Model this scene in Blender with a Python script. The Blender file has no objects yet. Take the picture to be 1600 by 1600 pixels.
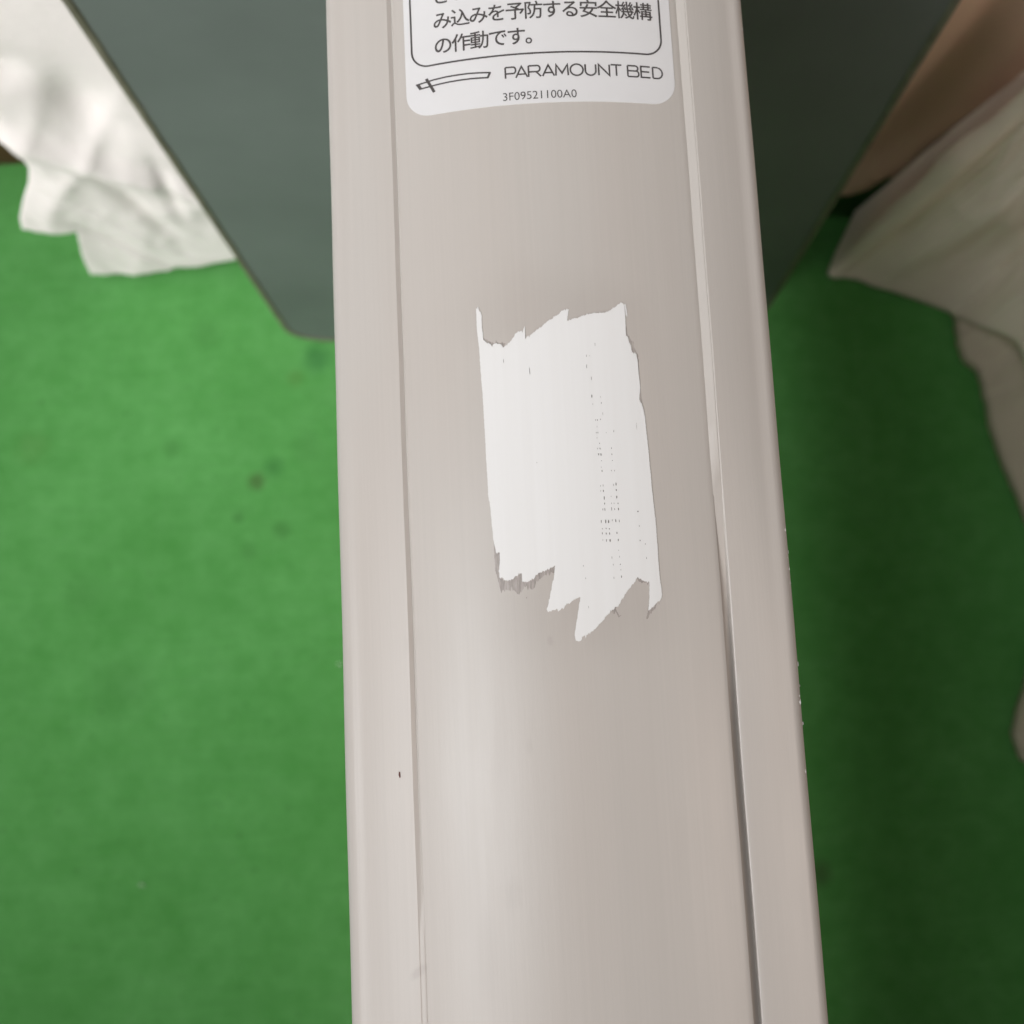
import bpy, bmesh, math, random
from mathutils import Vector, Matrix, noise
from mathutils.geometry import delaunay_2d_cdt

rnd = random.Random(7)
sc = bpy.context.scene
C = sc.collection

# ------------------------------------------------------------------ camera, light, exposure
cam_d = bpy.data.cameras.new("camera")
cam = bpy.data.objects.new("camera", cam_d); C.objects.link(cam)
cam.matrix_world = Matrix(((0.99871926, 0.05002454, 0.00757553, 0.0),
                           (-0.04824772, 0.98672684, -0.15505581, 0.0),
                           (-0.01523158, 0.15449173, 0.98787667, 0.86),
                           (0, 0, 0, 1)))
cam_d.sensor_width = 36.0
cam_d.lens = 1816.0 / 1600.0 * 36.0
cam_d.clip_start = 0.01; cam_d.clip_end = 50.0
cam_d.dof.use_dof = True
cam_d.dof.focus_distance = 0.243
cam_d.dof.aperture_fstop = 17.0
sc.camera = cam

world = bpy.data.worlds.new("World"); sc.world = world
world.use_nodes = True
bg = world.node_tree.nodes["Background"]
bg.inputs[0].default_value = (1.0, 0.93, 0.88, 1.0)
bg.inputs[1].default_value = 0.135
sc.view_settings.view_transform = 'Standard'
sc.view_settings.look = 'None'
sc.view_settings.exposure = 0.07
sc.view_settings.gamma = 1.0

def area(name, loc, target, size, power, col, size_y=None, spread=180):
    d = bpy.data.lights.new(name, 'AREA'); d.energy = power; d.color = col
    d.spread = math.radians(spread); d.shape = 'RECTANGLE'; d.size = size; d.size_y = size_y or size
    o = bpy.data.objects.new(name, d); C.objects.link(o); o.location = loc
    o.rotation_euler = (Vector(target) - Vector(loc)).to_track_quat('-Z', 'Y').to_euler()
    return o
# the room's cool window/ceiling light from the left, a weaker warm one from the right
area("room_light_left", (-1.65, -1.55, 2.25), (-0.20, 0.52, 0.3), 1.0, 5.7, (0.99, 0.98, 0.985), 1.1, 28)
area("room_light_above", (-1.02, -0.12, 2.5), (-0.15, 0.22, 0.5), 0.7, 1.85, (0.96, 0.98, 1.0), 0.9, 46)
area("room_light_right", (1.5, -0.35, 2.2), (0, 0.0, 0.6), 0.7, 11.0, (1.0, 0.84, 0.74), 0.8)

# ------------------------------------------------------------------ helpers
def tag(o, label=None, cat=None, group=None, kind=None):
    if label: o["label"] = label
    if cat: o["category"] = cat
    if group: o["group"] = group
    if kind: o["kind"] = kind
    return o

def obj(name, me, mat, parent=None):
    o = bpy.data.objects.new(name, me); C.objects.link(o)
    if mat: me.materials.append(mat)
    if parent: o.parent = parent
    return o

def mesh(name, verts, faces, smooth=True, sharp=None):
    me = bpy.data.meshes.new(name); me.from_pydata([tuple(v) for v in verts], [], faces)
    if smooth:
        me.polygons.foreach_set("use_smooth", [True] * len(me.polygons))
        if sharp: me.set_sharp_from_angle(angle=math.radians(sharp))
    me.update(); return me

def nodes(name):
    m = bpy.data.materials.new(name); m.use_nodes = True
    nt = m.node_tree; b = nt.nodes["Principled BSDF"]
    return m, nt, b
def N(nt, typ, **kw):
    n = nt.nodes.new(typ)
    for k, v in kw.items(): setattr(n, k, v)
    return n
def noise_tex(nt, scale, detail=3, rough=0.5, map_scale=None, coord='Object', off=(0, 0, 0)):
    tc = N(nt, 'ShaderNodeTexCoord'); mp = N(nt, 'ShaderNodeMapping')
    nt.links.new(tc.outputs[coord], mp.inputs[0])
    if map_scale: mp.inputs['Scale'].default_value = map_scale
    mp.inputs['Location'].default_value = off
    n = N(nt, 'ShaderNodeTexNoise'); n.inputs['Scale'].default_value = scale
    n.inputs['Detail'].default_value = detail; n.inputs['Roughness'].default_value = rough
    nt.links.new(mp.outputs[0], n.inputs['Vector'])
    return n.outputs['Fac']
def ramp(nt, fac, stops):
    r = N(nt, 'ShaderNodeValToRGB')
    el = r.color_ramp.elements
    while len(el) < len(stops): el.new(0.5)
    for e, (p, c) in zip(el, stops):
        e.position = p; e.color = (c, c, c, 1) if isinstance(c, (int, float)) else (*c, 1)
    nt.links.new(fac, r.inputs[0]); return r.outputs[0]
def mix(nt, fac, a, b, blend='MIX'):
    m = N(nt, 'ShaderNodeMix', data_type='RGBA', blend_type=blend)
    for sock, v in ((m.inputs[0], fac), (m.inputs[6], a), (m.inputs[7], b)):
        if hasattr(v, 'is_linked') or isinstance(v, bpy.types.NodeSocket): nt.links.new(v, sock)
        elif isinstance(v, tuple): sock.default_value = (*v, 1)
        else: sock.default_value = v
    return m.outputs[2]
def bump(nt, b, h, strength, dist):
    n = N(nt, 'ShaderNodeBump'); n.inputs['Strength'].default_value = strength
    n.inputs['Distance'].default_value = dist
    nt.links.new(h, n.inputs['Height']); nt.links.new(n.outputs[0], b.inputs['Normal'])
def blob(nt, centre, radius, soft=0.5, stretch=(1, 1, 1), wob=0.0, rot=0.0):
    """1 inside a soft spot round `centre` (object space), 0 outside"""
    tc = N(nt, 'ShaderNodeTexCoord'); s = N(nt, 'ShaderNodeVectorMath', operation='SUBTRACT')
    nt.links.new(tc.outputs['Object'], s.inputs[0]); s.inputs[1].default_value = centre
    v = s.outputs[0]
    if rot:
        r = N(nt, 'ShaderNodeVectorRotate', rotation_type='Z_AXIS'); r.inputs['Angle'].default_value = rot
        nt.links.new(v, r.inputs['Vector']); v = r.outputs[0]
    m = N(nt, 'ShaderNodeVectorMath', operation='MULTIPLY'); nt.links.new(v, m.inputs[0])
    m.inputs[1].default_value = stretch
    l = N(nt, 'ShaderNodeVectorMath', operation='LENGTH'); nt.links.new(m.outputs[0], l.inputs[0])
    d = l.outputs['Value']
    if wob:
        nz = noise_tex(nt, 1.2 / radius, 3)
        a = N(nt, 'ShaderNodeMath', operation='MULTIPLY_ADD'); nt.links.new(nz, a.inputs[0])
        a.inputs[1].default_value = wob * radius * 2; nt.links.new(d, a.inputs[2]); d = a.outputs[0]
    mr = N(nt, 'ShaderNodeMapRange'); nt.links.new(d, mr.inputs[0])
    base = wob * radius
    mr.inputs[1].default_value = base + radius * (1 - soft); mr.inputs[2].default_value = base + radius * (1 + soft)
    mr.inputs[3].default_value = 1; mr.inputs[4].default_value = 0
    mr.interpolation_type = 'SMOOTHSTEP'
    return mr.outputs[0]
def scaled(nt, fac, k):
    m = N(nt, 'ShaderNodeMath', operation='MULTIPLY'); nt.links.new(fac, m.inputs[0]); m.inputs[1].default_value = k
    return m.outputs[0]

# ------------------------------------------------------------------ materials
X0, ZT, R = 0.0088, 0.62, 0.100
def mat_plastic():
    m, nt, b = nodes("satin_greige_plastic")
    base = (0.420, 0.394, 0.366)
    streak = ramp(nt, noise_tex(nt, 1.0, 4, 0.6, (1500, 12, 1500)), [(0.3, 0.965), (0.7, 1.0)])
    wide = ramp(nt, noise_tex(nt, 1.0, 2, 0.5, (45, 9, 45)), [(0.3, (0.985, 0.965, 0.955)), (0.7, (1.0, 1.0, 1.0))])
    c = mix(nt, 1.0, base, streak, 'MULTIPLY'); c = mix(nt, 1.0, c, wide, 'MULTIPLY')
    # faint grubby marks at fixed places on the moulding
    for (x, y, r, s, rot, k) in ((-34.0, -54.3, 1.3, (1, .45, 0), 0.9, .32), (-14.0, -39.5, 2.2, (1, .5, 0), 0.1, .12),
                            (-4.1, 10.5, .9, (1, .6, 0), -0.1, .22), (-9.4, -10.6, 1.1, (1, .5, 0), 0, .1),
                            (52.8, 124.9, 1.0, (1, 1, 0), 0, .16), (-20, -52, 4, (1, .3, 0), 0, .08),
                            (-33.0, 12.0, 2.4, (1, .6, 0), .4, .06), (20.0, -30.0, 3.0, (1.4, .3, 0), .1, .05)):
        f = blob(nt, (X0 + x * .001, y * .001, 0), r * .00065, .6, s, .35, rot)
        c = mix(nt, scaled(nt, f, k * 0.6), c, (0.16, 0.13, 0.12))
    for (x, y, rr_, st, k) in ((-4, 21, 13, (1, 1, 0), .13), (12, 17, 9, (1, 1, 0), .10), (-3, 81, 12, (.8, 1.4, 0), .10), (12, 78, 8, (1, 1, 0), .07), (0, 48, 23, (1, .55, 0), .05)):
        c = mix(nt, scaled(nt, blob(nt, (X0 + x * .001, y * .001, 0), rr_ * .001, .7, st, .35), k), c, (0.22, 0.185, 0.165))
    nt.links.new(c, b.inputs['Base Color'])
    b.inputs['Roughness'].default_value = 0.42
    b.inputs['Specular IOR Level'].default_value = 0.45
    rr = ramp(nt, noise_tex(nt, 1.0, 3, 0.6, (300, 40, 300)), [(0.2, 0.31), (0.8, 0.40)])
    nt.links.new(rr, b.inputs['Roughness'])
    bump(nt, b, noise_tex(nt, 1.0, 4, 0.6, (2500, 250, 2500)), 0.12, 0.0002)
    return m

def mat_simple(name, col, rough, spec=0.4, nscale=60, var=0.06, bumpk=0.0, mscale=None):
    m, nt, b = nodes(name)
    f = noise_tex(nt, nscale, 4, 0.55, mscale)
    r = ramp(nt, f, [(0.3, 1 - var), (0.7, 1.0)])
    nt.links.new(mix(nt, 1.0, col, r, 'MULTIPLY'), b.inputs['Base Color'])
    b.inputs['Roughness'].default_value = rough; b.inputs['Specular IOR Level'].default_value = spec
    if bumpk: bump(nt, b, noise_tex(nt, nscale * 6, 3, 0.5, mscale), bumpk, 0.001)
    return m

def mat_carpet():
    m, nt, b = nodes("green_carpet_pile")
    n4 = noise_tex(nt, 1.0, 3, 0.6, (25, 260, 1)); n1 = noise_tex(nt, 9, 4, 0.6); n2 = noise_tex(nt, 60, 4, 0.6, off=(3, 1, 0)); n3 = noise_tex(nt, 900, 2, 0.5)
    c1 = ramp(nt, n1, [(0.3, (0.078, 0.288, 0.064)), (0.7, (0.106, 0.345, 0.091))])
    c2 = ramp(nt, n2, [(0.32, (0.80, 0.88, 0.78)), (0.66, (1.03, 1.0, 1.04))])
    c3 = ramp(nt, n3, [(0.3, 0.84), (0.7, 1.12)])
    c = mix(nt, 1.0, c1, c2, 'MULTIPLY'); c = mix(nt, 1.0, c, c3, 'MULTIPLY'); c = mix(nt, 1.0, c, ramp(nt, n4, [(0.3, 0.95), (0.7, 1.03)]), 'MULTIPLY')
    spk = ramp(nt, noise_tex(nt, 170, 2, 0.5, off=(7, 2, 0)), [(0.66, 0.0), (0.74, 0.45)])
    c = mix(nt, spk, c, (0.045, 0.15, 0.035))
    for (x, y, r, k, col) in ((-.198, .168, .0058, .6, (.05, .07, .02)), (-.185, .178, .007, .5, (.03, .15, .03)),
                         (-.150, .262, .010, .55, (.02, .12, .03)), (-.368, .203, .012, .12, (.10, .13, .03)),
                         (-.180, .130, .006, .5, (.04, .15, .03)), (-.159, .192, .010, .22, (.04, .15, .03)),
                         (-.262, .197, .006, .35, (.04, .15, .03)), (-.212, .141, .004, .5, (.04, .15, .03)),
                         (-.167, .247, .006, .3, (.08, .16, .03)), (-.30, .02, .02, .2, (.04, .15, .03)),
                         (-.235, .285, .010, .25, (.04, .15, .03)), (.199, -.136, .008, .5, (.04, .04, .02)),
                         (-.33, .09, .012, .2, (.04, .15, .03)), (-.205, .115, .006, .3, (.04, .15, .03))):
        f = blob(nt, (x, y, 0), r, .7, (1, 1, 0), .5)
        c = mix(nt, scaled(nt, f, k), c, col)
    nt.links.new(c, b.inputs['Base Color'])
    b.inputs['Roughness'].default_value = 0.95; b.inputs['Specular IOR Level'].default_value = 0.1
    b.inputs['Sheen Weight'].default_value = 0.15
    bump(nt, b, n3, 0.6, 0.002)
    return m

def mat_fabric(name, col, sheen=0.1):
    m, nt, b = nodes(name)
    f = ramp(nt, noise_tex(nt, 14, 4, 0.6), [(0.3, 0.93), (0.7, 1.0)])
    w = ramp(nt, noise_tex(nt, 1.0, 2, 0.5, (900, 900, 500)), [(0.3, 0.95), (0.7, 1.0)])
    c = mix(nt, 1.0, col, f, 'MULTIPLY'); c = mix(nt, 1.0, c, w, 'MULTIPLY')
    nt.links.new(c, b.inputs['Base Color'])
    b.inputs['Roughness'].default_value = 1.0; b.inputs['Specular IOR Level'].default_value = 0.0
    b.inputs['Sheen Weight'].default_value = sheen
    bump(nt, b, noise_tex(nt, 90, 4, 0.6), 0.25, 0.002)
    return m

def mat_film(name, col, amount, sc_xy=(1800, 250)):
    """thin dirty film: streaky, partly see-through"""
    m, nt, b = nodes(name)
    b.inputs['Base Color'].default_value = (*col, 1); b.inputs['Roughness'].default_value = 0.5
    f = ramp(nt, noise_tex(nt, 1.0, 3, 0.6, (sc_xy[0], sc_xy[1], 1)), [(0.35, 0.25), (0.7, 1.0)])
    nt.links.new(scaled(nt, f, amount), b.inputs['Alpha'])
    return m

def mat_tape():
    m, nt, b = nodes("white_correction_film")
    f = ramp(nt, noise_tex(nt, 1.0, 3, 0.6, (500, 9, 1)), [(0.3, (0.975, 0.972, 0.968)), (0.7, (1, 1, 1))])
    nt.links.new(mix(nt, 1.0, (0.625, 0.622, 0.615), f, 'MULTIPLY'), b.inputs['Base Color'])
    b.inputs['Roughness'].default_value = 0.6; b.inputs['Specular IOR Level'].default_value = 0.25
    bump(nt, b, noise_tex(nt, 1.0, 3, 0.6, (500, 40, 1)), 0.15, 0.0001)
    return m

M_plastic = mat_plastic()
M_label = mat_simple("white_label_vinyl", (0.575, 0.57, 0.57), 0.40, 0.45, 120, 0.03)
M_ink = mat_simple("dark_grey_ink", (0.075, 0.068, 0.066), 0.5, 0.3, 900, 0.3)
M_tape = mat_tape()
M_fleck = mat_simple("worn_through_grey", (0.20, 0.19, 0.18), 0.7, 0.2, 300, 0.5)
M_smear = mat_film("grey_adhesive_smear", (0.26, 0.22, 0.21), 0.46)
M_board = mat_simple("grey_green_laminate", (0.122, 0.141, 0.131), 0.5, 0.35, 14, 0.16)
M_trim = mat_simple("olive_beige_edge_trim", (0.16, 0.155, 0.11), 0.6, 0.3, 80, 0.35)
M_carpet = mat_carpet()
M_sheet = mat_fabric("white_cotton", (0.74, 0.69, 0.665))
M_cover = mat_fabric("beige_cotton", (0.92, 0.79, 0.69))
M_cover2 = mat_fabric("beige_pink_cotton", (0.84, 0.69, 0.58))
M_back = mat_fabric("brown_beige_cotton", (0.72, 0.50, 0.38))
M_wood = mat_simple("dark_red_brown_wood", (0.075, 0.028, 0.016), 0.5, 0.4, 8, 0.4, 0, (1, 12, 12))
M_matt = mat_simple("white_ticking", (0.7, 0.69, 0.66), 0.9, 0.1, 30, 0.05)
M_skirt = mat_simple("grey_moulded_plastic", (0.42, 0.40, 0.38), 0.5, 0.4, 40, 0.05)
M_lint = mat_simple("pale_lint", (0.6, 0.68, 0.55), 0.9, 0.1, 200, 0.2)
M_red = mat_simple("dark_red_paint_fleck", (0.09, 0.02, 0.015), 0.6, 0.3, 200, 0.3)

# ------------------------------------------------------------------ the floor
def floor():
    me = mesh("carpet_floor", [(-6, -6, 0), (6, -6, 0), (6, 6, 0), (-6, 6, 0)], [(0, 1, 2, 3)], False)
    tag(obj("carpet_floor", me, M_carpet), kind="structure")
floor()

# ------------------------------------------------------------------ rail cover: section swept along y
X0, ZT, R = 0.0088, 0.62, 0.100
def crown(dx): return ZT - (R - math.sqrt(R * R - dx * dx))
def sstep(a, b, t):
    t = max(0.0, min(1.0, (t - a) / (b - a))); return t * t * (3 - 2 * t)

def profile(y):
    """section points (dx, z) from left bottom over the crown to right bottom"""
    gR = 0.00012 + 0.00158 * sstep(0.045, -0.012, y)      # the cover gapes towards the near end
    rise = -0.0015 + 0.0022 * (1 - sstep(0.075, -0.01, y))
    gL = 0.00055 * (0.15 + 0.85 * sstep(-0.05, 0.0, y))
    wL = 0.0010
    pts = []
    ze = crown(0.0325)
    # left side, outside in
    xo = 0.0487
    zr = ze - 0.0034
    zrib = ze - 0.0002
    pts += [(-xo, 0.560), (-xo, 0.575), (-xo, zr - 0.0030)]
    for k in range(1, 7):                                # outer rounding
        a = math.radians(87 * k / 6)
        pts.append((-xo + 0.0036 * (1 - math.cos(a)), zr - 0.0030 + 0.0030 * math.sin(a)))
    xa, za = pts[-1]
    xb, zb = -0.0325 - wL - 0.0003, zrib
    for k in range(1, 8):
        t = k / 8; pts.append((xa + (xb - xa) * t, za + (zb - za) * t + 0.00025 * 4 * t * (1 - t)))
    pts += [(xb, zb), (xb + 0.0002, zb - 0.00008), (-0.0328, ze - gL - 0.0001), (-0.03265, ze - gL), (-0.0325, ze - 0.0001)]
    n = 56
    for k in range(n + 1):
        dx = -0.0324 + 0.0648 * k / n; pts.append((dx, crown(dx)))
    # right groove: a shallow pale chamfer far off, a dark gap near by
    zb2 = ze + rise
    q = (gR - 0.00012) / 0.00158
    # (the right edge of the cover twists from a shallow ramp up to a drop facing away)
    lp = lambda a, b: a + (b - a) * q
    pts += [(0.03248, ze - 0.00003), (0.03258, ze + lp(rise * 0.15, -0.0026)), (0.0343, ze + lp(rise * 0.96, -0.0029)), (0.03445, zb2 - 0.0001)]
    xb, zb = 0.0347, zb2
    xa, za = xo - 0.0036 * (1 - 0.05), zr - 0.0030 + 0.0030 * math.sin(math.radians(87))
    pts.append((xb, zb))
    for k in range(7, 0, -1):
        t = k / 8; pts.append((xa + (xb - xa) * t, za + (zb - za) * t + 0.00025 * 4 * t * (1 - t)))
    for k in range(6, 0, -1):
        a = math.radians(87 * k / 6)
        pts.append((xo - 0.0036 * (1 - math.cos(a)), zr - 0.0030 + 0.0030 * math.sin(a)))
    pts += [(xo, zr - 0.0030), (xo, 0.575), (xo, 0.560)]
    return pts

rail = bpy.data.objects.new("bed_guard", None); C.objects.link(rail)
tag(rail, "pale plastic bed guard with warning label, ragged white patch and grey board at its end", "bed guard")

def build_rail():
    ys = [-0.60, -0.45, -0.3, -0.2, -0.15]
    y = -0.12
    while y < 0.2395: ys.append(y); y += 0.004
    ys.append(0.259)
    V, F = [], []
    for y in ys:
        P = profile(y); w = 0.00012 * noise.noise(Vector((y * 30, 0, 0)))
        for dx, z in P: V.append((X0 + dx + w, y, z))
    n = len(P)
    for i in range(len(ys) - 1):
        for j in range(n - 1):
            a = i * n + j; F.append((a, a + n, a + n + 1, a + 1))
    # under side and end caps
    for i in range(len(ys) - 1):
        a = i * n; F.append((a, a + n - 1, a + 2 * n - 1, a + n))
    F.append(tuple(range(n))); F.append(tuple(range((len(ys) - 1) * n + n - 1, (len(ys) - 1) * n - 1, -1)))
    me = mesh("rail_cover", V, F, True, 28)
    bm = bmesh.new(); bm.from_mesh(me); bmesh.ops.recalc_face_normals(bm, faces=bm.faces); bm.to_mesh(me); bm.free()
    obj("rail_cover", me, M_plastic, rail)
build_rail()

def box_bm(x0, x1, y0, y1, z0, z1, bev=0.0, seg=3):
    bm = bmesh.new(); bmesh.ops.create_cube(bm, size=1)
    for v in bm.verts:
        v.co = Vector((x0 + (v.co.x + .5) * (x1 - x0), y0 + (v.co.y + .5) * (y1 - y0), z0 + (v.co.z + .5) * (z1 - z0)))
    if bev: bmesh.ops.bevel(bm, geom=bm.edges[:], offset=bev, segments=seg, affect='EDGES', profile=0.5)
    return bm
def bm_obj(name, bm, mat, parent=None, sharp=35):
    me = bpy.data.meshes.new(name); bm.to_mesh(me); bm.free()
    me.polygons.foreach_set("use_smooth", [True] * len(me.polygons)); me.set_sharp_from_angle(angle=math.radians(sharp))
    return obj(name, me, mat, parent)
bm_obj("guard_panel", box_bm(X0 - 0.040, X0 + 0.040, -0.595, 0.258, 0.27, 0.558, 0.004), M_skirt, rail)

# the grey board across the far end, rounded lower corners, with its edge strip
def board_outline(x0, x1, z0, z1, r, n=10):
    pts = []
    for k in range(n + 1):
        a = math.pi + (math.pi / 2) * k / n; pts.append((x0 + r + r * math.cos(a), z0 + r + r * math.sin(a)))
    for k in range(n + 1):
        a = 1.5 * math.pi + (math.pi / 2) * k / n; pts.append((x1 - r + r * math.cos(a), z0 + r + r * math.sin(a)))
    pts += [(x1, z1), (x0, z1)]
    return pts
def extrude_outline(name, pts, y0, y1, mat, parent, bev=0.0008):
    bm = bmesh.new(); vs = [bm.verts.new((x, y0, z)) for x, z in pts]; f = bm.faces.new(vs)
    r = bmesh.ops.extrude_face_region(bm, geom=[f])
    for g in r['geom']:
        if isinstance(g, bmesh.types.BMVert): g.co.y = y1
    bmesh.ops.recalc_face_normals(bm, faces=bm.faces)
    es = [e for e in bm.edges if abs(e.verts[0].co.y - e.verts[1].co.y) < 1e-6]
    bmesh.ops.bevel(bm, geom=es, offset=bev, segments=2, affect='EDGES')
    return bm_obj(name, bm, mat, parent)
BX0, BX1 = -0.1660, 0.1900
extrude_outline("end_board", board_outline(BX0 + .0016, BX1 - .0016, 0.0176, 0.60, 0.034), 0.270, 0.288, M_board, rail)
def trim():
    # T-moulding: a bead that wraps the edge, 2 mm proud and 3.6 mm onto the face, slightly worn and wavy
    out = board_outline(BX0, BX1, 0.016, 0.60, 0.0355, 12)
    # densify straight sides
    path = []
    for i in range(len(out)):
        a = Vector(out[i - 1]); b = Vector(out[i])
        if i == len(out) - 1: continue
        L = (b - a).length if i else 0
        if i and L > 0.02:
            for k in range(1, int(L / 0.008)): path.append(tuple(a.lerp(b, k * 0.008 / L)))
        path.append(out[i])
    last = Vector(out[-1]); first = Vector(out[0])
    side = [tuple(last.lerp(first, k / 60)) for k in range(60)]
    path = side + path
    V, F = [], []
    cx, cz = (BX0 + BX1) / 2, 0.3
    sec = [(0.0048, 0.0002), (0.0044, -0.0005), (0.0030, -0.0011), (0.0012, -0.0009), (0.0, 0.0010), (-0.0004, 0.009), (0.0, 0.0170), (0.0012, 0.0189), (0.0044, 0.0183)]
    n = len(path)
    for i, p in enumerate(path):
        a = Vector(path[max(0, i - 1)]); b = Vector(path[min(n - 1, i + 1)])
        t = (b - a).normalized(); nrm = Vector((-t.y, t.x))         # points inward (path runs down, across, up)
        wv = 1 + 0.18 * noise.noise(Vector((p[0] * 60, p[1] * 60, 3)))
        for (u, dy) in sec: V.append((p[0] + nrm.x * u * wv, 0.270 + dy, p[1] + nrm.y * u * wv))
    m = len(sec)
    for i in range(n - 1):
        for j in range(m - 1):
            a = i * m + j; F.append((a, a + 1, a + m + 1, a + m))
    obj("edge_trim", mesh("edge_trim", V, F, True, 50), M_trim, rail)
trim()

# ------------------------------------------------------------------ things laid on the crown
def inside(poly, x, y):
    c = False; j = len(poly) - 1
    for i in range(len(poly)):
        xi, yi = poly[i]; xj, yj = poly[j]
        if (yi > y) != (yj > y) and x < (xj - xi) * (y - yi) / (yj - yi) + xi: c = not c
        j = i
    return c
def dense(poly, step):
    out = []
    for i in range(len(poly)):
        a = Vector(poly[i]); b = Vector(poly[(i + 1) % len(poly)]); L = (b - a).length
        k = max(1, int(math.ceil(L / step)))
        for q in range(k): out.append(tuple(a.lerp(b, q / k)))
    return out
def drape(name, poly_mm, lift, mat, parent, step=2.0, thick=0.0, jitter=0.0, edge_step=1.5, curl=None, fray=0.0):
    """polygon in mm (dx from the crown line, y) laid on the crown, `lift` above it"""
    poly = dense(poly_mm, edge_step)
    if jitter:
        poly = [(x + rnd.uniform(-1, 1) * jitter, y + rnd.uniform(-1, 1) * jitter) for x, y in poly]
    if fray:
        poly = [(x, y + fray * (noise.noise(Vector((x * 4.5, y * .15, 1))) + .6 * noise.noise(Vector((x * 11, y * .15, 4))))) for x, y in poly]
    xs = [p[0] for p in poly]; ys = [p[1] for p in poly]
    pts = [Vector(p) for p in poly]; nb = len(pts)
    x = min(xs) + step / 2
    while x < max(xs):
        y = min(ys) + step / 2
        while y < max(ys):
            if inside(poly, x, y): pts.append(Vector((x, y)))
            y += step
        x += step
    r = delaunay_2d_cdt(pts, [], [list(range(nb))], 1, 1e-4)
    vs, fs = r[0], r[2]
    def top(v):
        dx = v.x * .001; z = crown(dx) + lift
        if curl: z += curl(v.x, v.y)
        return (X0 + dx, v.y * .001, z)
    V = [top(v) for v in vs]; F = [tuple(f) for f in fs]
    if thick:
        n = len(V); V += [(a, b, c - thick) for a, b, c in V]
        cnt = {}
        for f in fs:
            for i in range(len(f)):
                e = (f[i], f[(i + 1) % len(f)]); cnt[e] = cnt.get(e, 0) + 1
        for (a, b) in list(cnt):
            if (b, a) not in cnt: F.append((b, a, a + n, b + n))
    o = obj(name, mesh(name, V, F, True, 40), mat, parent)
    # normals up
    bm = bmesh.new(); bm.from_mesh(o.data)
    up = sum(f.normal.z for f in bm.faces if abs(f.normal.z) > .5)
    if up < 0: bmesh.ops.reverse_faces(bm, faces=bm.faces)
    bm.to_mesh(o.data); bm.free()
    return o

def rounded(x0, x1, y0, y1, r, n=10):
    pts = []
    for cx, cy, a0 in ((x0 + r, y0 + r, 180), (x1 - r, y0 + r, 270), (x1 - r, y1 - r, 0), (x0 + r, y1 - r, 90)):
        for k in range(n + 1):
            a = math.radians(a0 + 90 * k / n); pts.append((cx + r * math.cos(a), cy + r * math.sin(a)))
    return pts

LAB = 0.00011
lab = rounded(-29.9, 30.75, 128.8, 205.0, 5.6)
# the lower edge has lifted and frayed a little
label = drape("warning_label", lab, LAB, M_label, rail, 2.0, 0.0001, 0.0, 1.2,
              curl=lambda x, y: 0.00002 * max(0, 1 - (y - 128.8) / 2.5) * (0.6 + noise.noise(Vector((x * .35, 0, 0)))))
label["label"] = "white warning label with dark grey Japanese lettering and rounded corners"

def stroke_mesh(polys, w, name, parent, mat=None, lift=0.00003, wid=None):
    """flat ribbons of width w mm along polylines (mm on the crown); mitred joints"""
    V, F = [], []
    for pi, P in enumerate(polys):
        ww = wid[pi] if wid else w
        closed = len(P) > 2 and (Vector(P[0]) - Vector(P[-1])).length < 1e-6
        P = dense(P, 1.5)[:-1] if closed else [q for q in sub_line(P, 1.5)]
        if closed: P = P[:]
        n = len(P); base = len(V)
        for i, p in enumerate(P):
            if closed: a = Vector(P[i - 1]); b = Vector(P[(i + 1) % n])
            else: a = Vector(P[max(0, i - 1)]); b = Vector(P[min(n - 1, i + 1)])
            p = Vector(p)
            d1 = (p - a).normalized() if (p - a).length > 1e-7 else (b - p).normalized()
            d2 = (b - p).normalized() if (b - p).length > 1e-7 else d1
            t = (d1 + d2)
            t = t.normalized() if t.length > 1e-5 else d1
            nr = Vector((-t.y, t.x)); k = 1 / max(0.45, nr.dot(Vector((-d1.y, d1.x))))
            for s in (-1, 1):
                q = p + nr * s * ww / 2 * k
                V.append((X0 + q.x * .001, q.y * .001, crown(q.x * .001) + LAB + lift))
        for i in range(n - 1 + (1 if closed else 0)):
            a = base + 2 * i; b = base + 2 * ((i + 1) % n); F.append((a, a + 1, b + 1, b))
    me = mesh(name, V, F, False)
    bm = bmesh.new(); bm.from_mesh(me)
    for f in bm.faces:
        if f.normal.z < 0: f.normal_flip()
    bm.to_mesh(me); bm.free()
    return obj(name, me, mat or M_ink, parent)
def sub_line(P, step):
    out = []
    for i in range(len(P) - 1):
        a = Vector(P[i]); b = Vector(P[i + 1]); k = max(1, int(math.ceil((b - a).length / step)))
        for q in range(k): out.append(tuple(a.lerp(b, q / k)))
    out.append(tuple(P[-1])); return out

# frame line round the text
fr = rounded(-28.3, 28.25, 140.7, 201.0, 3.9)
stroke_mesh([fr + [fr[0]]], 0.42, "frame_line", label)

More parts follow.
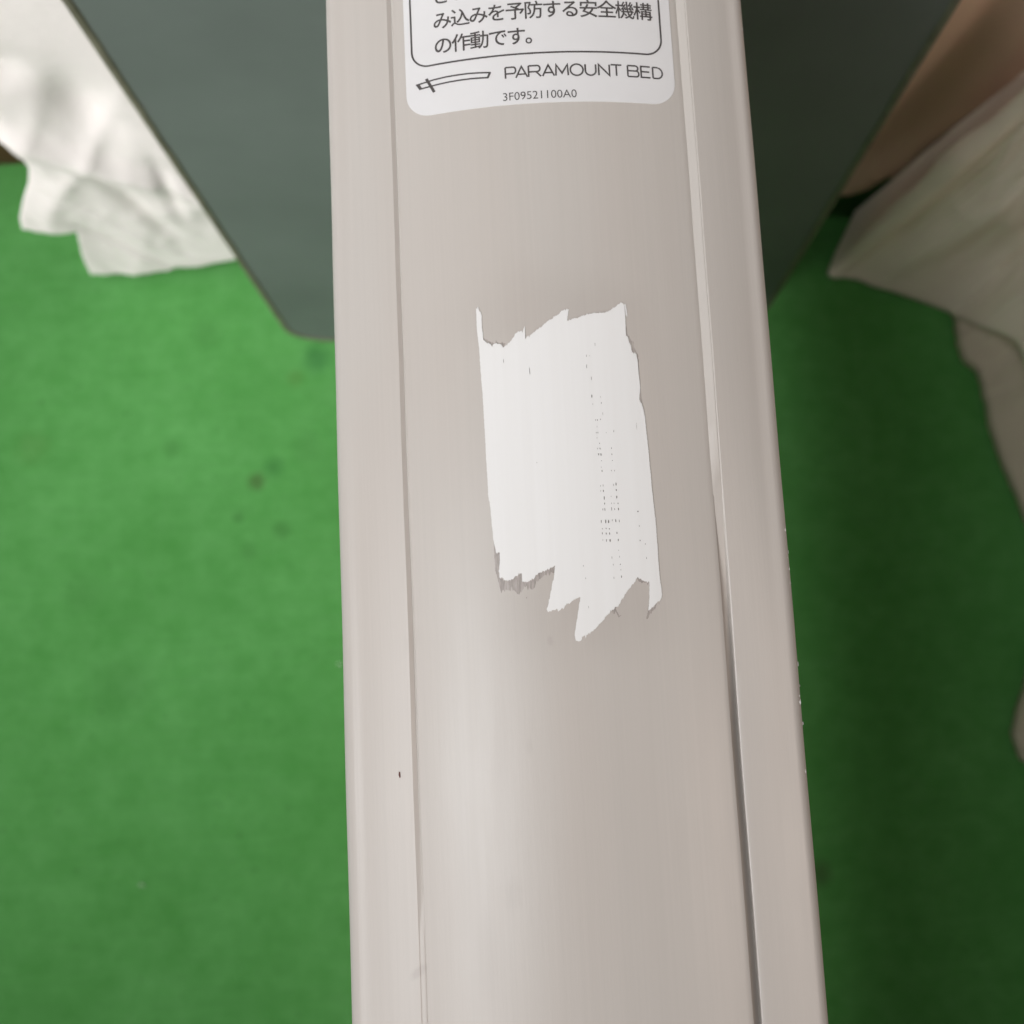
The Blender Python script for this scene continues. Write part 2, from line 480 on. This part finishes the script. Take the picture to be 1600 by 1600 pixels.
# Japanese text through the built-in font, laid on the crown
def text_on_label(body, x, y, size, name, width=None, sx=1.0, shifts=None, bold=0.0):
    cu = bpy.data.curves.new(name, 'FONT'); cu.body = body; cu.size = 1.0; cu.resolution_u = 5
    cu.offset = bold
    t = bpy.data.objects.new(name + "_tmp", cu); C.objects.link(t)
    bpy.context.view_layer.update()
    dg = bpy.context.evaluated_depsgraph_get()
    me = bpy.data.meshes.new_from_object(t.evaluated_get(dg))
    bpy.data.objects.remove(t); bpy.data.curves.remove(cu)
    xs = [v.co.x for v in me.vertices]
    k = size
    if width: sx = width / ((max(xs) - min(xs)) * k)
    x_min = min(xs)
    if shifts:
        bm = bmesh.new()
        for q, (ax, ay) in enumerate(shifts):
            m2 = me.copy()
            for v in m2.vertices: v.co = Vector((v.co.x + ax, v.co.y + ay, q * 1.0))
            bm.from_mesh(m2); bpy.data.meshes.remove(m2)
        bm.to_mesh(me); bm.free()
    for v in me.vertices:
        px = x + (v.co.x - (x_min if width else 0)) * k * sx; py = y + v.co.y * k
        v.co = (X0 + px * .001, py * .001, crown(px * .001) + LAB + 0.00003 + v.co.z * 0.000004)
    me.materials.clear()
    o = obj(name, me, M_ink, label); return o
EM = 4.55
def jline(chars, x0, pitch, y, name):
    SH = ((.0, .0), (.011, .007), (-.011, -.007), (.007, -.011), (-.007, .011))
    objs = []
    for i, ch in enumerate(chars):
        if ch == ' ': continue
        o = text_on_label(ch, x0 + i * pitch, y, EM, "lettering", shifts=SH)
        objs.append(o)
PITCH = 4.13
jline("さい。", -23.2, PITCH, 155.55, "l0")
jline("み込みを予防する安全機構", -23.3, PITCH, 149.45, "l1")
jline("の作動です。", -23.3, PITCH, 143.35, "l2")

# the maker's name drawn as strokes: wide thin capitals
def letters():
    H = 2.62; y0 = 135.05
    S = []
    def pl(x0, x1, pts): S.append([(x0 + (x1 - x0) * a, y0 + H * b) for a, b in pts])
    def arc(cx, cy, rx, ry, a0, a1, n=12):
        return [(cx + rx * math.cos(math.radians(a0 + (a1 - a0) * k / n)), cy + ry * math.sin(math.radians(a0 + (a1 - a0) * k / n))) for k in range(n + 1)]
    bowl = lambda yt, yb, xr: [(0, yt)] + [(xr - .22 + .22 * math.cos(math.radians(90 - 180 * k / 8)), (yt + yb) / 2 + (yt - yb) / 2 * math.sin(math.radians(90 - 180 * k / 8))) for k in range(9)] + [(0, yb)]
    def P_(a, b): pl(a, b, [(0, 0), (0, 1)]); pl(a, b, bowl(1, .42, 1))
    def A_(a, b): pl(a, b, [(0, 0), (.5, 1), (1, 0)]); pl(a, b, [(.17, .3), (.83, .3)])
    P_(-7.35, -5.05); A_(-5.05, -2.45)
    a, b = -2.2, .55; pl(a, b, [(0, 0), (0, 1)]); pl(a, b, bowl(1, .45, .93)); pl(a, b, [(.6, .45), (1, 0)])
    A_(.9, 3.5)
    pl(3.85, 6.6, [(0, 0), (0.04, 1), (.5, .22), (.96, 1), (1, 0)])
    S.append([(x, y) for x, y in arc(8.52, y0 + H / 2, 1.42, H / 2 + .04, 0, 360, 28)])
    pl(10.45, 12.8, [(0, 1), (0, .42)] + [(.5 + .5 * math.cos(math.radians(180 + 180 * k / 10)), .4 + .4 * math.sin(math.radians(180 + 180 * k / 10))) for k in range(11)] + [(1, 1)])
    pl(13.45, 15.85, [(0, 0), (0, 1), (1, 0), (1, 1)])
    pl(16.2, 18.65, [(0, 1), (1, 1)]); pl(16.2, 18.65, [(.5, 1), (.5, 0)])
    a, b = 20.0, 22.5; pl(a, b, [(0, 0), (0, 1)]); pl(a, b, bowl(1, .53, .93)); pl(a, b, bowl(.53, 0, 1))
    a, b = 23.05, 25.15; pl(a, b, [(1, 1), (0, 1), (0, 0), (1, 0)]); pl(a, b, [(0, .52), (.9, .52)])
    a, b = 25.75, 27.95; pl(a, b, [(0, 0), (0, 1)]); pl(a, b, [(0, 1), (.5, 1)] + [(.45 + .55 * math.cos(math.radians(90 - 180 * k / 10)), .5 + .5 * math.sin(math.radians(90 - 180 * k / 10))) for k in range(11)] + [(0, 0)])
    return S
stroke_mesh(letters(), 0.39, "maker_name", label)
text_on_label("3F09521100A0", -8.15, 129.80, 2.72, "part_number", width=16.35)
LOGO_TOP = [(-27.61, 136.6), (-25.56, 136.84), (-23.52, 137.12), (-20.77, 137.3), (-18.04, 137.34), (-15.51, 137.3), (-13.35, 137.15), (-10.6, 136.88)]
LOGO_BOT = [(-26.75, 135.5), (-24.5, 135.68), (-22.29, 135.86), (-19.91, 135.98), (-17.73, 136.02), (-15.38, 135.99), (-13.23, 135.89), (-11.25, 135.74)]
stroke_mesh([LOGO_TOP, LOGO_BOT, [(-27.25, 136.72), (-26.5, 135.40)], [(-10.72, 136.98), (-11.38, 135.64)], [(-25.2, 137.7), (-23.45, 134.15)]],
            0.3, "maker_logo", label, wid=[0.38, 0.38, 0.72, 0.5, 0.66])

# ------------------------------------------------------------------ the ragged white patch
TAPE = [(-16.25, 82.82), (-15.75, 82.87), (-15.52, 82.06), (-15.09, 81.33), (-15.22, 78.44), (-15.02, 76.89), (-15.02, 75.53), (-14.45, 74.97), (-13.64, 74.62), (-13.19, 73.83), (-12.83, 74.48), (-12.01, 74.47), (-11.2, 74.26), (-10.85, 73.45), (-10.07, 73.89), (-9.05, 74.82), (-8.18, 75.94), (-7.15, 76.87), (-6.75, 77.01), (-6.52, 76.49), (-6.13, 77.64), (-5.9, 77.8), (-6.0, 75.1), (-4.93, 75.7), (-4.24, 76.33), (-2.89, 77.25), (-1.54, 78.19), (-0.18, 79.13), (0.83, 79.75), (1.22, 79.74), (2.02, 80.72), (3.19, 81.11), (3.67, 80.98), (3.37, 79.64), (3.14, 78.46), (4.38, 78.92), (6.03, 79.2), (7.7, 79.83), (9.03, 80.03), (11.33, 80.09), (12.69, 80.65), (13.89, 81.43), (14.25, 81.77), (15.11, 82.28), (15.43, 82.11), (15.75, 81.94), (15.74, 79.2), (15.71, 77.16), (15.64, 74.95), (16.1, 74.44), (16.2, 73.43), (16.64, 72.58), (16.7, 70.99), (17.69, 70.89), (17.82, 69.37), (17.85, 67.35), (17.92, 65.33), (18.02, 63.32), (17.61, 60.65), (18.11, 59.82), (18.37, 58.65), (18.61, 57.32), (18.69, 53.67), (18.87, 50.03), (19.0, 43.7), (19.1, 40.43), (19.38, 34.91), (19.39, 30.4), (19.41, 25.91), (19.47, 22.08), (19.67, 18.9), (19.35, 18.12), (17.99, 17.06), (16.95, 16.0), (16.56, 15.85), (16.95, 18.36), (17.08, 20.26), (17.18, 21.68), (16.06, 21.81), (15.15, 22.54), (14.85, 22.87), (14.32, 22.09), (12.77, 20.41), (11.38, 18.57), (10.0, 16.74), (8.69, 16.01), (7.33, 14.51), (5.33, 12.57), (3.69, 11.4), (3.19, 10.8), (2.76, 11.44), (2.39, 10.53), (1.74, 10.09), (1.14, 10.43), (0.98, 11.53), (1.49, 14.0), (2.04, 16.47), (2.64, 19.11), (1.62, 19.0), (0.32, 18.13), (-0.99, 17.25), (-1.97, 16.51), (-2.42, 16.85), (-3.37, 16.74), (-4.17, 16.47), (-4.52, 16.96), (-4.0, 18.35), (-3.29, 21.14), (-2.7, 23.32), (-2.24, 25.99), (-3.05, 25.56), (-4.34, 24.99), (-5.63, 24.59), (-6.78, 23.54), (-7.91, 23.13), (-8.88, 22.71), (-9.22, 23.37), (-9.24, 24.95), (-10.05, 24.53), (-11.04, 23.79), (-12.0, 23.53), (-12.8, 23.42), (-13.08, 24.08), (-13.87, 24.29), (-13.97, 25.56), (-13.63, 28.09), (-13.63, 29.37), (-14.33, 29.42), (-14.59, 30.72), (-14.79, 32.01), (-14.97, 34.92), (-15.1, 37.84), (-15.23, 39.79), (-15.48, 41.43), (-15.47, 43.71), (-15.57, 50.04), (-15.6, 56.65), (-15.69, 63.31), (-15.93, 69.71), (-15.97, 74.11), (-16.09, 75.13), (-16.25, 77.53), (-16.29, 80.26)]
SLIVER = [(15.76, 82.0), (16.02, 81.94), (16.2, 80.57), (16.25, 79.37), (16.1, 79.14), (15.88, 79.72)]
FLECKS = [(-10.89, 70.42, 0.12, 1.0), (-5.42, 67.83, 0.16, 1.87), (8.84, 73.02, 0.12, 0.87), (6.83, 70.56, 0.09, 0.62), (7.55, 70.54, 0.06, 0.44), (6.76, 68.21, 0.12, 1.12), (7.61, 65.58, 0.12, 0.93), (7.48, 61.68, 0.25, 0.81), (7.57, 59.92, 0.09, 0.37), (9.32, 61.46, 0.09, 0.37), (9.4, 60.13, 0.12, 0.5), (9.58, 57.8, 0.09, 0.81), (7.95, 56.47, 0.16, 0.37), (8.34, 56.45, 0.19, 0.37), (8.99, 56.57, 0.16, 0.37), (8.19, 55.04, 0.09, 0.44), (7.95, 53.73, 0.16, 0.37), (8.3, 53.72, 0.16, 0.44), (11.68, 53.95, 0.12, 0.56), (10.04, 53.66, 0.09, 0.31), (8.04, 52.58, 0.12, 0.31), (8.52, 51.41, 0.19, 0.31), (8.0, 50.28, 0.12, 0.44), (8.55, 50.26, 0.16, 0.5), (10.97, 50.29, 0.16, 0.44), (8.15, 49.03, 0.16, 0.56), (8.66, 48.95, 0.19, 0.75), (10.98, 48.94, 0.16, 0.44), (8.71, 47.64, 0.25, 0.16), (11.03, 47.63, 0.25, 0.16), (8.56, 46.27, 0.09, 0.31), (8.67, 45.46, 0.22, 0.44), (10.67, 45.46, 0.12, 0.44), (11.31, 45.44, 0.12, 0.44), (8.16, 42.29, 0.12, 0.44), (8.71, 42.37, 0.12, 0.56), (10.9, 42.42, 0.12, 0.62), (11.46, 42.57, 0.22, 0.81), (8.13, 41.22, 0.12, 0.37), (8.7, 41.2, 0.22, 0.5), (11.41, 41.3, 0.25, 0.44), (8.77, 39.71, 0.25, 0.87), (11.44, 39.81, 0.25, 0.68), (10.26, 39.95, 0.09, 0.31), (8.79, 38.48, 0.19, 0.5), (10.24, 38.49, 0.12, 0.37), (10.78, 38.48, 0.12, 0.31), (11.62, 38.45, 0.22, 0.37), (8.34, 37.27, 0.16, 0.5), (8.78, 37.25, 0.19, 0.68), (10.2, 37.33, 0.16, 0.81), (10.83, 37.25, 0.16, 0.56), (11.64, 37.25, 0.25, 0.62), (15.69, 36.62, 0.22, 0.37), (-4.9, 47.89, 0.12, 0.37), (16.64, 55.01, 0.06, 1.87), (7.86, 34.74, 0.19, 0.81), (8.79, 34.71, 0.28, 0.81), (9.39, 34.65, 0.28, 0.75), (10.18, 34.91, 0.12, 0.44), (10.91, 34.79, 0.22, 0.75), (11.64, 34.7, 0.12, 0.68), (7.99, 33.2, 0.16, 0.31), (8.79, 33.23, 0.19, 0.37), (9.46, 33.14, 0.22, 0.28), (7.94, 32.24, 0.19, 0.5), (8.73, 32.18, 0.22, 0.56), (9.46, 32.15, 0.25, 0.62), (11.0, 32.19, 0.25, 0.44), (7.95, 30.83, 0.12, 0.44), (8.7, 30.7, 0.22, 0.68), (9.47, 30.68, 0.28, 0.68), (11.19, 30.71, 0.22, 0.62), (15.76, 36.61, 0.25, 0.37), (15.81, 33.51, 0.12, 0.5), (15.77, 30.46, 0.22, 0.4), (16.82, 29.7, 0.12, 0.44), (16.88, 26.75, 0.12, 0.5), (9.63, 27.1, 0.12, 0.62), (11.23, 27.2, 0.12, 0.5), (9.82, 25.59, 0.12, 0.44), (11.29, 25.6, 0.22, 0.31), (11.34, 24.46, 0.12, 0.37), (9.78, 22.87, 0.12, 0.5), (11.38, 23.06, 0.22, 0.56), (3.58, 25.61, 0.12, 0.37), (3.9, 23.0, 0.09, 0.44), (4.18, 17.0, 0.09, 0.62), (-8.5, 19.6, 0.22, 0.22), (11.12, 28.57, 0.12, 0.25)]
SMEAR_A = [(-14.79, 32.01), (-13.63, 29.37), (-13.63, 28.09), (-13.97, 25.56), (-13.87, 24.29), (-12.8, 23.42), (-11.04, 23.79), (-9.24, 24.95), (-8.88, 22.71), (-6.78, 23.54), (-5.63, 24.59), (-2.24, 25.99), (-2.63, 24.58), (-4.39, 24.04), (-5.7, 23.17), (-7.05, 21.35), (-8.92, 21.77), (-9.95, 20.25), (-11.46, 21.6), (-12.74, 21.36), (-13.7, 21.1), (-14.22, 23.67), (-14.7, 25.61), (-14.77, 28.81)]
SMEAR_B = [(14.51, 22.56), (15.17, 22.86), (16.09, 22.19), (17.37, 22.15), (17.05, 21.21), (16.03, 21.4), (15.41, 21.74), (14.96, 22.07)]
SMEAR_C = [(8.37, 16.03), (10.0, 16.74), (9.79, 15.97), (10.84, 14.98), (10.2, 15.01), (9.45, 15.57)]
SMEAR_D = [(17.08, 20.26), (16.62, 15.85), (19.51, 18.12), (17.95, 16.43), (16.53, 14.44), (15.88, 14.31), (16.46, 15.86)]
SMEAR_E = [(15.71, 77.16), (16.12, 74.78), (17.26, 73.43), (17.17, 72.07), (18.02, 70.89), (18.05, 65.33), (18.21, 61.32), (18.39, 58.98), (17.74, 60.65), (17.68, 70.72), (16.54, 71.06), (16.2, 73.43), (15.62, 74.78)]
SMEAR_F = [(-15.22, 76.06), (-12.81, 74.81), (-11.18, 74.66), (-10.22, 74.24), (-10.85, 73.28), (-11.54, 74.02), (-12.86, 73.8), (-13.83, 74.06), (-15.11, 75.03)]
def smear(poly, name="glue_smear", lift=0.00005):
    drape(name, poly, lift, M_smear, rail, 2.0, 0, 0.06, 0.3, fray=0.8)
for i, s in enumerate((SMEAR_A, SMEAR_B, SMEAR_C, SMEAR_D, SMEAR_E, SMEAR_F)): smear(s, lift=0.00004 + i * 0.000004)
def ridge(x, y):
    # strips of tape laid side by side, each a little proud of the next
    z = 0.0
    for e in (-9.6, -4.2, 1.1, 6.6, 12.1): z += 0.000012 * math.exp(-((x - e - 0.01 * (y - 50)) / 0.35) ** 2)
    return z + 0.00001 * noise.noise(Vector((x * .8, y * .1, 0)))
patch = drape("correction_tape_patch", TAPE, 0.00016, M_tape, rail, 0.9, 0.00014, 0.05, 0.22, curl=ridge, fray=0.42)
patch["label"] = "ragged patch of white correction tape with torn ends on the middle of the guard"
drape("tape_sliver", SLIVER, 0.00012, M_tape, patch, 0.9, 0.00008, 0.02, 0.5)
def flecks():
    V, F = [], []
    for (x, y, w, h) in FLECKS:
        w *= 0.85; k = len(V); n = 6
        sk = rnd.uniform(-.15, .15) * h
        for q in range(n):
            a = 2 * math.pi * q / n + .5
            px = x + w / 2 * math.cos(a) * rnd.uniform(.8, 1.25) + sk * math.sin(a) * .2; py = y + h / 2 * math.sin(a) * rnd.uniform(.85, 1.1)
            V.append((X0 + px * .001, py * .001, crown(px * .001) + 0.00022 + ridge(px, py)))
        F.append(tuple(range(k, k + n)))
    o = obj("worn_flecks", mesh("worn_flecks", V, F, False), M_fleck, patch); o["kind"] = "stuff"
flecks()
# tiny chips and fibres
def chip(name, pts, lift, mat, parent): drape(name, pts, lift, mat, parent, 1.0, 0.00004, 0.0, 0.6)
def rib_z(dx):
    P = profile(-0.0152); best = None
    for (a, b) in zip(P, P[1:]):
        if (a[0] - dx) * (b[0] - dx) <= 0 and abs(a[0] - b[0]) > 1e-9:
            z = a[1] + (b[1] - a[1]) * (dx - a[0]) / (b[0] - a[0]); best = z if best is None else max(best, z)
    return best
V = []
for (a, b) in ((-36.75, -14.6), (-36.5, -14.75), (-36.45, -15.8), (-36.65, -15.9), (-36.85, -15.3)):
    V.append((X0 + a * .001, b * .001, rib_z(a * .001) + 0.0001))
obj("paint_fleck", mesh("paint_fleck", V, [(0, 4, 3, 2, 1)], False), M_red, rail)

# worn nicks along the outer right edge
def nicks():
    V, F = [], []
    r2 = random.Random(3)
    for k in range(16):
        y = r2.uniform(-0.012, 0.034) if k < 13 else r2.uniform(-0.05, 0.2)
        P = profile(y); x, z = P[-4 - r2.randint(0, 1)]
        s = r2.uniform(.00006, .00018); L = s * r2.uniform(1, 3.5); b = len(V)
        x += r2.uniform(-.0001, .0002)
        for (dx, dy, dz) in ((-s, -L, 0), (s, -L * .6, -s), (s * .8, L, -s), (-s * .7, L * .7, 0), (0, 0, s * 1.1)):
            V.append((X0 + x + dx, y + dy, z + dz + .00003))
        F += [(b, b + 1, b + 4), (b + 1, b + 2, b + 4), (b + 2, b + 3, b + 4), (b + 3, b, b + 4)]
    o = obj("edge_nicks", mesh("edge_nicks", V, F, False), M_tape, rail); o["kind"] = "stuff"
nicks()

# ------------------------------------------------------------------ fabrics
def cloth_xz(name, poly, yf, mat, step=0.008, thick=0.0012):
    """hanging cloth: outline in (x, z), depth from the fold function yf(x, z)"""
    P = dense(poly, 0.006); pts = [Vector(p) for p in P]; nb = len(pts)
    xs = [p[0] for p in P]; zs = [p[1] for p in P]
    x = min(xs) + step / 2
    while x < max(xs):
        z = min(zs) + step / 2
        while z < max(zs):
            if inside(P, x, z): pts.append(Vector((x, z)))
            z += step
        x += step
    r = delaunay_2d_cdt(pts, [], [list(range(nb))], 1, 1e-6)
    V = [(v.x, yf(v.x, v.y), v.y) for v in r[0]]
    o = obj(name, mesh(name, V, [tuple(f) for f in r[2]]), mat)
    so = o.modifiers.new("solid", 'SOLIDIFY'); so.thickness = thick; so.offset = 0
    return o
def nz(x, y, z=0.0): return noise.noise(Vector((x, y, z)))
def g(t, w): return math.exp(-(t / w) ** 2)

# white sheet, left and behind the board
SHEET = [(-0.01, 0.505), (-0.03, 0.024), (-0.2054, 0.0215), (-0.235, 0.015), (-0.2669, 0.0105), (-0.292, 0.011), (-0.3190, 0.0160), (-0.3115, 0.052), (-0.3010, 0.0900),
         (-0.318, 0.094), (-0.3349, 0.1010), (-0.329, 0.118), (-0.318, 0.139), (-0.304, 0.162), (-0.2955, 0.182), (-0.2925, 0.197), (-0.295, 0.206), (-0.312, 0.213),
         (-0.44, 0.222), (-0.62, 0.23), (-0.62, 0.505)]
def crease(x, z, sc_, ang, seed):
    c_, s_ = math.cos(ang), math.sin(ang)
    u = (x * c_ + z * s_) * sc_; v = (-x * s_ + z * c_) * sc_ * 0.35
    w = nz(u * .5, v * .5, seed + 5) * .8
    return (1 - abs(nz(u + w, v, seed)) * 2.2)
def sheet_y(x, z):
    y = 0.336 + 0.003 * nz(x * 8, z * 5)
    y -= 0.0026 * max(0, crease(x, z, 16, -0.5, 2)) ** 2 * (1 - 0.9 * sstep(.2, .3, z))
    y -= 0.0013 * max(0, crease(x, z, 30, 0.6, 8)) ** 2 * (1 - sstep(.18, .32, z))
    y -= 0.0012 * max(0, crease(x, z, 60, 0.1, 13)) ** 2 * (1 - sstep(.15, .3, z))
    # the long soft fold from upper left down to the right, and the pocket above it
    d = (z - 0.20) + 0.95 * (x + 0.262)
    y -= 0.008 * g(d, 0.016) * g(x + 0.25, 0.09)
    y += 0.010 * g(math.hypot((x + 0.236) * 1.5, (z - 0.255) * .75), 0.026)
    y += 0.006 * g(math.hypot((x + 0.262), (z - 0.30) * .8), 0.014)
    # pleats at the hem
    y += 0.007 * g(x + 0.240 + 0.18 * (z - .08), 0.0065) * g(z - 0.12, 0.05)
    y += 0.006 * g(x + 0.218 - 0.1 * (z - .15), 0.0045) * g(z - 0.15, 0.04)
    y += 0.005 * g(x + 0.273 + 0.5 * (z - .05), 0.007) * g(z - 0.06, 0.045)
    y += 0.010 * sstep(0.36, 0.47, z) ** 2
    y += 0.030 * sstep(-0.28, -0.33, x) * sstep(0.12, 0.24, z)
    return y
o = cloth_xz("bed_sheet", SHEET, sheet_y, M_sheet, 0.0035)
tag(o, "white crumpled bed sheet hanging behind the grey board on its lit left side", "bed sheet")

BACK = [(0.02, 0.50), (0.64, 0.50), (0.64, 0.045), (0.33, 0.060), (0.2711, 0.0777), (0.262, 0.062), (0.2501, 0.0547), (0.18, 0.060), (0.02, 0.06)]
def back_y(x, z):
    y = 0.352 + 0.007 * nz(x * 10, z * 3, 9) + 0.003 * nz(x * 30, z * 8, 4)
    y -= 0.012 * g(x - 0.226 - 0.05 * (z - .3), 0.010) * sstep(0.1, 0.3, z)
    y += 0.012 * g(x - 0.255 - 0.12 * (z - .1), 0.016) * sstep(0.05, 0.16, z)
    return y
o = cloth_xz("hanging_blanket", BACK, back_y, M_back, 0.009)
tag(o, "brownish blanket hanging in shadow between the grey board and the beige bed cover", "blanket")

def ruled(name, bot, top, mat, fold, nu=150, nv=44, thick=0.0014):
    """cloth between a hem curve and a top curve, both 3-D polylines of equal length"""
    def at(P, t):
        t *= len(P) - 1; i = min(len(P) - 2, int(t)); u = t - i
        p0 = Vector(P[max(0, i - 1)]); p1 = Vector(P[i]); p2 = Vector(P[i + 1]); p3 = Vector(P[min(len(P) - 1, i + 2)])
        cr = 0.5 * ((2 * p1) + (p2 - p0) * u + (2 * p0 - 5 * p1 + 4 * p2 - p3) * u * u + (3 * p1 - p0 - 3 * p2 + p3) * u ** 3)
        return p1.lerp(p2, u).lerp(cr, 0.6)
    V, F = [], []
    for i in range(nu + 1):
        t = i / nu; a = at(bot, t); b = at(top, t)
        tn = (at(bot, min(1, t + .01)) - at(bot, max(0, t - .01))); out = Vector((-abs(tn.y) - .3 * abs(tn.x), -abs(tn.x) * .8, 0)).normalized()
        for j in range(nv + 1):
            v = j / nv; p = a.lerp(b, v) + out * fold(t, v)
            V.append(p)
    for i in range(nu):
        for j in range(nv):
            q = i * (nv + 1) + j; F.append((q, q + nv + 1, q + nv + 2, q + 1))
    # over the mattress edge and back across its top
    o = obj(name, mesh(name, V, F), mat)
    so = o.modifiers.new("solid", 'SOLIDIFY'); so.thickness = thick; so.offset = 0
    return o
def v3(l, z=None): return [(p[0], p[1], (p[2] if len(p) > 2 else z)) for p in l]
# lower layer
botB = v3([(.320, .300), (.336, .268), (.3375, .241), (.351, .215), (.356, .165), (.3745, .104), (.385, .05), (.3625, .0006), (.3445, -.0445), (.3545, -.070), (.39, -.13), (.40, -.3)], .003)
topB = v3([(.395, .33), (.398, .31), (.400, .285), (.405, .26), (.41, .22), (.415, .16), (.42, .09), (.42, .02), (.42, -.03), (.42, -.08), (.425, -.15), (.43, -.3)], .468)
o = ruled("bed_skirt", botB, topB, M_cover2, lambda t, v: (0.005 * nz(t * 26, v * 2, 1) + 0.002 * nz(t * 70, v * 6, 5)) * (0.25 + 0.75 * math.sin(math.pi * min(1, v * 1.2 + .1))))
tag(o, "pinkish beige bed skirt reaching the carpet at the right edge, under the beige cover", "bed skirt")
# upper flap with its pointed corner
botA = v3([(.262, .345, .03), (.2446, .3066, .004), (.268, .3015, .002), (.296, .289, .003), (.3334, .2716, .003), (.335, .246, .05), (.341, .219, .095), (.335, .17, .13), (.333, .12, .16), (.335, .05, .19)])
topA = v3([(.385, .362, .468), (.360, .335, .465), (.364, .326, .468), (.372, .315, .468), (.382, .300, .468), (.388, .28, .468), (.394, .25, .468), (.40, .21, .468), (.405, .15, .468), (.41, .08, .468)])
def foldA(t, v):
    return foldA_(t, v) * (0.2 + 0.8 * sstep(0.0, 0.2, v))
def foldA_(t, v):
    f = 0.006 * nz(t * 14, v * 3, 7) * math.sin(math.pi * v)
    f += 0.012 * g(t - .10 - .02 * v, .045) * math.sin(math.pi * min(1, v * 1.1)) 
    f -= 0.008 * g(t - .17 - .10 * v, .022) * g(v - .1, .22)
    f += 0.007 * g(t - .27 - .20 * v, .035) * g(v - .12, .28)
    f -= 0.007 * g(t - .40 - .10 * v, .05) * g(v - .3, .3)
    f += 0.003 * nz(t * 40, v * 9, 3) * math.sin(math.pi * v)
    f += 0.0028 * max(0, crease(t * .5, v * .45, 18, 0.75, 21)) ** 2 * math.sin(math.pi * min(1, v + .02))
    f += 0.0009 * max(0, crease(t * .5, v * .45, 44, -0.3, 31)) ** 2 * math.sin(math.pi * min(1, v + .02))
    return f
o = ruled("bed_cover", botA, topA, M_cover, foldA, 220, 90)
tag(o, "beige bed cover whose pointed corner droops onto the green carpet right of the board", "bed cover")

# ------------------------------------------------------------------ the beds the fabrics hang from (mostly out of frame)
def bed(label_, x0, x1, y0, y1, inset, cat="bed"):
    r = bpy.data.objects.new("bed", None); C.objects.link(r); r.location = ((x0 + x1) / 2, (y0 + y1) / 2, 0)
    tag(r, label_, cat)
    def part(name, bm, mat):
        o = bm_obj(name, bm, mat); o.parent = r; o.matrix_parent_inverse = Matrix.Translation(-Vector(r.location)); return o
    part("mattress", box_bm(x0, x1, y0, y1, 0.36, 0.485, 0.02, 4), M_matt)
    part("bed_base", box_bm(x0 + inset, x1 - inset, y0 + inset, y1 - inset, 0.0, 0.355, 0.003), M_wood)
bed("bed with dark red-brown wooden base glimpsed under the white sheet beyond the grey board", -1.25, 0.95, 0.372, 1.6, 0.06)
bed("bed hidden under the beige cover and skirt at the right edge", 0.425, 1.4, -1.2, 0.335, 0.06)

# pale lint on the carpet
def lint(x, y, label_, s=0.0022):
    V, F = [], []; n = 7
    for i in range(n):
        a = i / (n - 1); p = Vector((math.cos(a * 2.2) * s, math.sin(a * 2.6) * s * .8, .0008 + .0006 * math.sin(a * 3)))
        for k in range(4):
            q = k * math.pi / 2; V.append(p + Vector((math.cos(q) * .0004, math.sin(q) * .0004, math.sin(q + 1) * .0004)))
    for i in range(n - 1):
        for k in range(4): F.append((i * 4 + k, i * 4 + (k + 1) % 4, i * 4 + 4 + (k + 1) % 4, i * 4 + 4 + k))
    o = obj("lint", mesh("lint", V, F), M_lint); o.location = (x, y, 0)
    tag(o, label_, "lint", "specks of lint on the carpet")
lint(-.139, .027, "pale speck of lint on the carpet beside the left edge of the guard, halfway up")
lint(-.285, -.123, "pale speck of lint on the open carpet at lower left")
